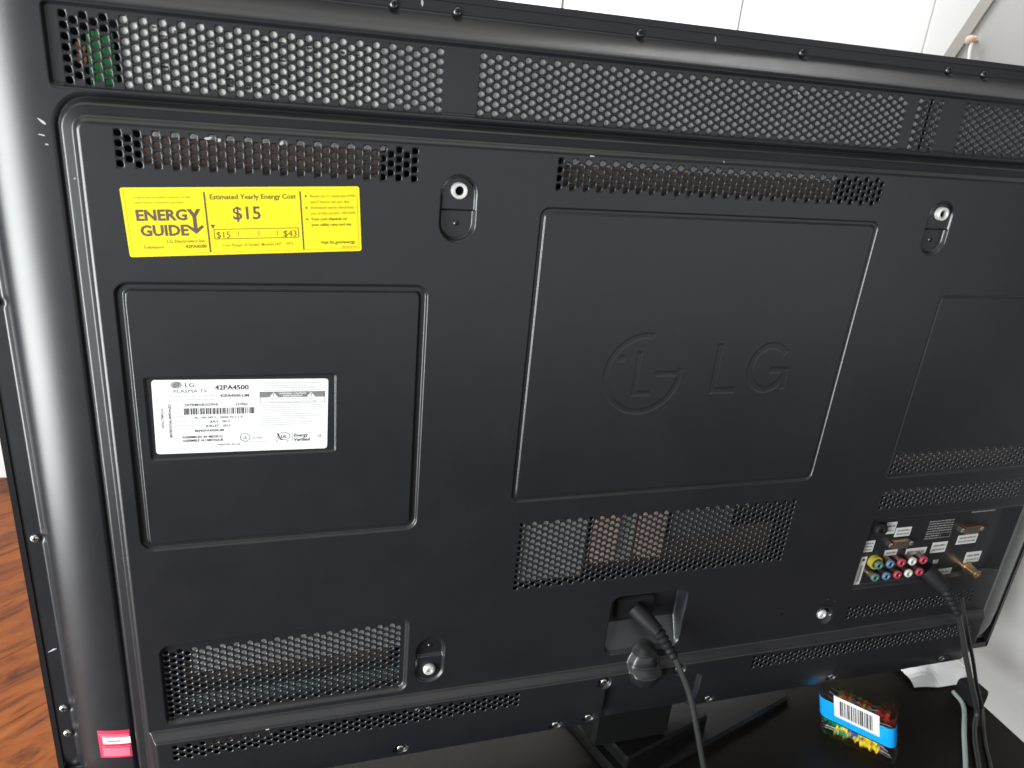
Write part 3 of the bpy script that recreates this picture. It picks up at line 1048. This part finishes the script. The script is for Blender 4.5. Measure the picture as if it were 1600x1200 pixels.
# ------------------------------------------------------------------ input panel
IW = -4.0
cols = {'green': (0.04, 0.11, 0.085), 'blue': (0.06, 0.12, 0.20), 'red': (0.27, 0.025, 0.05), 'white': (0.40, 0.385, 0.37), 'yellow': (0.24, 0.20, 0.02)}
RING = {k: mat(k + '_jack_plastic', v, 0.4) for k, v in cols.items()}
for row, vv in enumerate((-142.8, -157.2)):
    for k, cname in enumerate(('green', 'blue', 'red', 'white', 'red')):
        uu = 246.8 + 13.8 * k
        j = Geo().lathe((uu, vv, IW), (0, 0, 1), [(0, 4.2), (7.6, 4.2), (7.6, 3.5), (1, 3.5)], 20, cap=False).obj('rca_jack', NICKEL, tvr, True)
        r = Geo().lathe((uu, vv, IW), (0, 0, 1), [(7.0, 4.4), (9.2, 4.4), (9.7, 4.0), (9.7, 2.1), (8.2, 1.9)], 20, cap=False)
        link('colour_ring', raw(r.v, r.f), RING[cname], j, True)
        c = Geo().lathe((uu, vv, IW), (0, 0, 1), [(8.0, 2.4), (8.4, 2.4)], 12)
        link('centre_socket', raw(c.v, c.f), BLACK if cname != 'white' else RING['white'], j)
Geo().lathe((246.8, -142.8, IW), (0, 0, 1), [(0.2, 7.2), (5.0, 7.2), (5.4, 6.6), (5.4, 5.4), (5.0, 5.0), (0.2, 5.0)], 28, cap=False).obj('video_collar', RING['yellow'], tvr, True)


def dsub(uc, vc):
    g = Geo()
    g.prism([(uc - 10, vc + 4.2), (uc - 8.4, vc - 4.2), (uc + 8.4, vc - 4.2), (uc + 10, vc + 4.2)], IW, IW + 5.5)
    o = g.obj('monitor_socket', BRASS, tvr)
    for s in (-1, 1):
        h = Geo().lathe((uc + s * 12.6, vc, IW), (0, 0, 1), [(0, 2.7), (5.0, 2.7), (5.6, 2.2)], 6)
        link('hex_post', raw(h.v, h.f), SCREW, o)
    f = Geo().prism([(uc - 8.6, vc + 3.1), (uc - 7.3, vc - 3.1), (uc + 7.3, vc - 3.1), (uc + 8.6, vc + 3.1)], IW + 5.5, IW + 5.8)
    link('socket_face', raw(f.v, f.f), INNERDARK, o)


dsub(357.7, -114.8)
dsub(270.3, -123.3)
Geo().lathe((373.9, -164.4, IW), (0, 0, 1), [(0, 6.0), (2, 6.0), (2.2, 4.6), (15, 4.6), (15.5, 4.0), (15.5, 1.4), (13.5, 1.0)], 20).obj('antenna_socket', BRASS, tvr, True)
Geo().lathe((241.5, -104.5, IW), (0, 0, 1), [(0, 7.0), (4, 7.0), (5, 6.0), (5, 2.4), (2, 2.0)], 24).obj('headphone_socket', RUBBER, tvr, True)
for (a, b, c, d, ln) in [(249.4, 262, -112.4, -98.8, 2), (263.3, 282.4, -117, -106.4, 2), (229.6, 241.6, -131.4, -118.3, 3), (317.2, 336.6, -142, -129.2, 2),
                         (348.4, 374.6, -135, -123.8, 2), (368, 388.6, -160, -146.6, 2), (331, 355, -178.6 + 6.5, -164, 1), (258, 273.4, -139, -132, 1), (285, 311, -141.5, -133.3, 1)]:
    if d - c > 14.5:
        c = d - 14
    t = Geo().prism([(a, c), (b, c), (b, d), (a, d)], IW + 0.05, IW + 0.3).obj('port_tag', TAG, tvr)
    pr = Print((a, c), 0, IW + 0.3)
    for k in range(ln):
        h = (d - c) / (ln * 2 + 1)
        pr.greek(GREYINK, 2, h * (1.0 + 1.9 * k), (b - a) - 4, h * 0.9, 0.35)
    pr.build('tag_print', t)
t = Geo().prism([(229.8, -170.2), (238, -170.2), (238, -137), (229.8, -137)], IW + 0.05, IW + 0.3).obj('port_tag', TAG, tvr)
pr = Print((229.8, -170.2), 0, IW + 0.3)
pr.rect(GREYINK, 3.2, 5.8, 3, 23)
pr.rect(INK, 3.0, 6.0, 28, 31)
pr.build('tag_print', t)
pr = Print((303.0, -126.0), 0, IW)
for k in range(8):
    pr.greek(TAGDIM, 0.5, 22.0 - 2.9 * k, 32 if k < 5 else 18, 1.5, 0.4)
pr.frame(TAGDIM, 20, 33, 2.0, 8.4, 0.5)
pr.greek(TAGDIM, 354.8 - 303.0, 28.6, 31, 1.7, 0.3)
pr.build('port_legend', tvr)
Geo().box(326, 331.6, -155.6, -150.8, IW, IW + 1).obj('usb_socket', TAGDIM, tvr)

# ------------------------------------------------------------------ stand under the set: neck and swivelled base plate
SA = math.radians(-17)


def sw(cu, cw, a):
    c, s = math.cos(a), math.sin(a)
    return lambda u, v, w: (cu + u * c - w * s, v, cw + u * s + w * c)


def yprism(a0, a1, b0, b1, v0, v1, r, f):
    g = Geo().box(a0, a1, b0, b1, v0, v1, r)
    return g.xf(lambda a, b, v: f(a, v, b))


fb = sw(0, 25, SA)
yprism(0, 250, -190, 0, TV + 0.5, TV + 11, 5, fb).obj('stand_base', STAND, tvr)
fn = sw(5.3, 5.2, SA)
nk = yprism(0, 118, -100, 0, TV + 11.2, -345, 4, fn).obj('stand_neck', STAND, tvr)
Geo().box(-26, 60, -345, -250, -46, -14, 6).obj('stand_bracket', STAND, tvr)
for a, b in ((28, -22), (70, -24)):
    g = Geo().lathe((0, 0, 0), (0, 1, 0), [(0, 5.0), (1.8, 5.0), (2.4, 3.5)], 16)
    g.xf(lambda u, v, w: fn(u + a, v - 345.2, w + b))
    link('neck_screw', raw(g.v, g.f), SCREW, nk, True)

# ------------------------------------------------------------------ scuffs and chips in the plastic
for (u, v, L, H_, a, lift) in [(-352, 223, 5, 1.6, 12, .3), (-346, 222.4, 2.4, 2.4, 0, .3), (-311, 223, 3.2, 2.0, 60, .3), (-110, 227, 4.4, 1.2, -5, .3), (-13.8, 309, 1.8, 3.6, 8, .3),
                               (-224, 309.6, 1.7, 4.2, 0, .3), (-440, 225.5, 6, 1.6, -35, .4), (-441, 218, 5, 1.0, -10, .3), (-439, 213, 2.2, 1, -5, .3), (-8, 229, 1, 1.8, 30, .3),
                               (-484, -159, 8.5, 1.8, 24, .5), (-332, -230, 3.6, 1.4, 10, .4), (-425, 196, 1.6, 1.0, 30, .3), (52, 279, 1.5, 1.8, 20, .3)]:
    pts = []
    for k in range(9):
        q = 2 * math.pi * k / 9
        rr = rng.uniform(.6, 1.1)
        pts.append((L / 2 * math.cos(q) * rr, H_ / 2 * math.sin(q) * rr))
    ca, sa = math.cos(math.radians(a)), math.sin(math.radians(a))
    pts = [(u + x * ca - y * sa, v + x * sa + y * ca) for x, y in pts]
    vs = [(x, y, hval(x, y) + lift) for x, y in pts]
    link('scuff', raw(vs, [tuple(range(9))]), SCUFFM, tvr)

# ------------------------------------------------------------------ power cord
pc = empty('mains_cable', P(-2, TV, 60))
tag(pc, 'black power cord with ribbed strain relief plugged in above the stand', 'cable')
Geo().box(-27, 12, -181, -158, -14.4, -10, 3).obj('inlet_frame', RUBBER, tvr)
A, B = Vector((-9, -169, -10.5)), Vector((8, -183, 10))
Geo().tube([A, A.lerp(B, .35), A.lerp(B, .6), B], [7.6, 7.8, 7.2, 6.0], 16).obj('plug_body', RUBBER, pc, True)
C_ = Vector((22, -204, 24))
N = 15
pts = [B.lerp(C_, i / N) for i in range(N + 1)]
Geo().tube(pts, [(6.6 - 2.6 * i / N) * (1.0 if i % 3 else 0.72) for i in range(N + 1)], 14).obj('strain_relief', RUBBER, pc, True)
Geo().tube(bez([B.lerp(C_, .9), C_, (36, -236, 36), (46, -272, 46), (58, -318, 56), (70, -356, 66), (100, -366.8, 92), (150, -367.0, 120), (170, -367, 100)]), 2.75, 12).obj('cable', CORD, pc, True)

# ------------------------------------------------------------------ signal cable at the right
sc_ = empty('signal_cable', P(440, TV, 40))
tag(sc_, 'black signal cable with moulded plug hanging from the input panel', 'cable')
A, B = Vector((318, -161, -3)), Vector((334, -176, 13))
Geo().tube([A, A.lerp(B, .5), B], [8.5, 9, 7.5], 12).obj('plug_body', RUBBER, sc_, True)
N = 15
CB = [(355.4, -205.7, 20.0), (369.9, -232.1, 21.0), (381.3, -254.5, 22.0), (404.0, -296.5, 24.0)]
TB = [(388.5, -240.9, 14.0), (408.3, -277.5, 16.0), (433.4, -323.2, 16.0)]
C_ = Vector(CB[0])
pts = [B.lerp(C_, i / N) for i in range(N + 1)]
Geo().tube(pts, [(6.8 - 2.2 * i / N) * (1.0 if i % 3 else 0.72) for i in range(N + 1)], 12).obj('strain_relief', RUBBER, sc_, True)
Geo().tube(bez([B.lerp(C_, .9), C_, CB[1], CB[2], CB[3], (440, -352, 20), (430, -366.2, 32), (413, -366.6, 49), (388, -366.6, 78), (355, -366.6, 112)]), 2.9, 12).obj('cable', CORD, sc_, True)
s2 = empty('thin_cable', P(415, TV, 40))
tag(s2, 'thin black cable running beside the thicker signal cable', 'cable')
Geo().tube(bez([(372, -197, 4), TB[0], TB[1], TB[2], (452, -355, 18), (442, -367.4, 34), (424, -367.8, 54), (400, -367.8, 84), (368, -367.8, 118)]), 2.0, 10).obj('cable', CORD, s2, True)
wc = Geo().tube(bez([(452, -366.6, -20), (445, -366.6, 2), (410, -366.6, 37), (374, -366.6, 74), (338, -366.6, 108)]), 2.6, 10).obj('white_cable', PALECABLE, None, True)
tag(wc, 'pale white cable lying on the table beside black cables', 'cable')

# dark adapter block behind the cables
ad = Geo().box(452, 474, TV + 0.6, TV + 24, -20, 6, 4).obj('power_adapter', RUBBER, None)
tag(ad, 'small dark power adapter block on the table beside the cables', 'adapter')

# crumpled white paper
bmv, bmf = [], []
NX, NY = 16, 10
for j in range(NY + 1):
    for i in range(NX + 1):
        a, b = i / NX, j / NY
        u = 402 + a * 88 + b * 6
        w = -78 + b * 52 - 10 * (1 - a) * b
        h = 3 + 9 * abs(math.sin(a * 5.1 + 1.2 * b)) + 6 * (1 - b) + 2.2 * math.sin(9 * a + 7 * b)
        if b > .75: h *= (1 - b) / .25 * .8 + .2
        bmv.append((u, TV + 1.0 + h, w))
for j in range(NY):
    for i in range(NX):
        k = j * (NX + 1) + i
        bmf.append((k, k + 1, k + NX + 2, k + NX + 1))
k0 = len(bmv)
bmv += [(u, v - 0.5, w) for u, v, w in bmv]
bmf += [tuple(reversed([i + k0 for i in f])) for f in bmf]
pp = link('crumpled_paper', raw(bmv, bmf), PAPER)
tag(pp, 'crumpled sheet of white paper on the table under the television', 'paper')

# ------------------------------------------------------------------ tub of push pins
# local frame: a along the front face, h up, b towards the back
F0 = Vector((248.4, TV, -4.3))
F1 = Vector((297.6, TV, 55.2))
ea = (F1 - F0).normalized()
eh = Vector((-0.27, 1, -0.08))                  # the soft tub leans over
eb = Vector((ea.z, 0, -ea.x))               # away from the camera side
if eb.z > 0:
    eb = -eb
LEN = (F1 - F0).length
TH, TD = 62.0, 34.0


def K(a, h, b):
    q = F0 + ea * a + eh * h + eb * b
    return (q.x, q.y, q.z)


tub = empty('pin_tub', Vector(P(*K(LEN / 2, 0, TD / 2))))
tag(tub, 'clear plastic tub of push pins with a blue band and barcode', 'pin tub')


def shell(h0, h1, off, r=8.0):
    pts = Geo._rr(-off, LEN + off, -off, TD + off, r + off, 6)
    n = len(pts)
    vs = [K(a, h0, b) for a, b in pts] + [K(a, h1, b) for a, b in pts]
    fs = [(i, (i + 1) % n, n + (i + 1) % n, n + i) for i in range(n)]
    return vs, fs, n


vs, fs, n = shell(0.6, TH, 0.0)
fs.append(tuple(range(n - 1, -1, -1)))
fs.append(tuple(range(n, 2 * n)))
link('tub_wall', raw(vs, fs), CLEAR, tub, False)
def front_strip(h0, h1, off, bmax=15.0, r=8.0):
    pts = Geo._rr(-off, LEN + off, -off, TD + off, r + off, 6)
    fr = [q for q in pts if q[1] <= r]
    fr = sorted([q for q in fr if q[0] < LEN / 2], key=lambda q: -q[1]) + sorted([q for q in fr if q[0] >= LEN / 2], key=lambda q: q[1])
    fr = [(-off, bmax)] + fr + [(LEN + off, bmax)]
    n = len(fr)
    return [K(a, h0, b) for a, b in fr] + [K(a, h1, b) for a, b in fr], [(i, i + 1, n + i + 1, n + i) for i in range(n - 1)]


link('blue_band', raw(*front_strip(24.5, 50.0, 0.5)), BLUE, tub)
link('band_edge', raw(*front_strip(23.4, 24.6, 0.6)), BLACK, tub)
b0 = -1.0
bl = Geo().add([K(17, 34, b0), K(63, 34, b0), K(63, 62, b0), K(17, 62, b0), K(17, 34, b0 - .3), K(63, 34, b0 - .3), K(63, 62, b0 - .3), K(17, 62, b0 - .3)],
               [(0, 1, 2, 3), (7, 6, 5, 4), (0, 4, 5, 1), (1, 5, 6, 2), (2, 6, 7, 3), (3, 7, 4, 0)])
blo = bl.obj('barcode_label', WHITE, tub)
V, F = [], []
x = 23.0
while x < 56:
    wd = float(rng.choice([0.5, 0.8, 1.4]))
    k = len(V)
    V += [K(x, 38, b0 - .5), K(x + wd, 38, b0 - .5), K(x + wd, 58, b0 - .5), K(x, 58, b0 - .5)]
    F.append((k, k + 1, k + 2, k + 3))
    x += wd + float(rng.choice([0.4, 0.7, 1.1]))
link('barcode_print', raw(V, F), INK, blo)

PINC = [('green', (0.0, 0.25, 0.06)), ('red', (0.62, 0.05, 0.03)), ('yellow', (0.72, 0.52, 0.02)), ('white', (0.82, 0.82, 0.82)), ('blue', (0.03, 0.10, 0.35))]
PINM = {k: mat('pin_' + k, c, 0.35) for k, c in PINC}
hd = Geo().lathe((0, 0, 0), (0, 1, 0), [(0, 3.9), (1.4, 3.9), (2.0, 2.5), (5.5, 2.0), (7.2, 2.6), (8.2, 3.5), (9.4, 3.5), (9.6, 3.2)], 12)
nd = Geo().lathe((0, 0, 0), (0, -1, 0), [(0, 0.5), (9, 0.45), (10.5, 0.05)], 6)


def local_mesh(g):
    me = bpy.data.meshes.new('pin')
    me.from_pydata([(u / 1000, -w / 1000, v / 1000) for u, v, w in g.v], [], g.f)
    me.polygons.foreach_set('use_smooth', [True] * len(me.polygons))
    me.set_sharp_from_angle(angle=math.radians(40))
    return me


HM = {}
for k, m in PINM.items():
    HM[k] = local_mesh(hd)
    HM[k].materials.append(m)
NM = local_mesh(nd)
NM.materials.append(SILVER)
seq = ['green', 'red', 'yellow', 'green', 'red', 'yellow', 'white', 'green', 'yellow', 'blue']
cnt = 0
for layer in range(5):
    for i in range(8):
        for bb in (0, 1):
            t = (i + .5) / 8
            if bb == 1 and (layer < 2 and i % 2 or layer == 3):
                continue
            if bb == 0 and layer == 3 and i % 2:
                continue
            cname = 'yellow' if (t > .6 and layer < 2 and rng.rand() < .6) else ('white' if (i == 0 and layer == 0 and bb == 0) else seq[rng.randint(len(seq))])
            a = 15 + (LEN - 30) * (i + rng.uniform(0, 1)) / 8
            h = 7.0 + layer * 9.0 + rng.uniform(-1.5, 1.5)
            b = (8.0 if bb == 0 else 20) + rng.uniform(-1.0, 3)
            e = empty('push_pin', P(*K(a, h, b)))
            e.empty_display_size = 0.005
            e.scale = (1.22, 1.22, 1.22)
            sgn = -1 if rng.rand() < .5 else 1
            dr = ea * sgn + eh * rng.uniform(-.6, .6) * (0.4 if layer == 0 else 1) + eb * rng.uniform(-.25, .25)
            e.rotation_euler = Vector((dr.x, -dr.z, dr.y)).to_track_quat('Z', 'Y').to_euler()
            tag(e, cname + ' plastic push pin in the clear tub', 'push pin', cname + ' push pins in the tub')
            for nm, me in (('pin_head', HM[cname]), ('pin_needle', NM)):
                o = bpy.data.objects.new(nm, me)
                COL.objects.link(o)
                o.parent = e
            cnt += 1
print('pins', cnt)
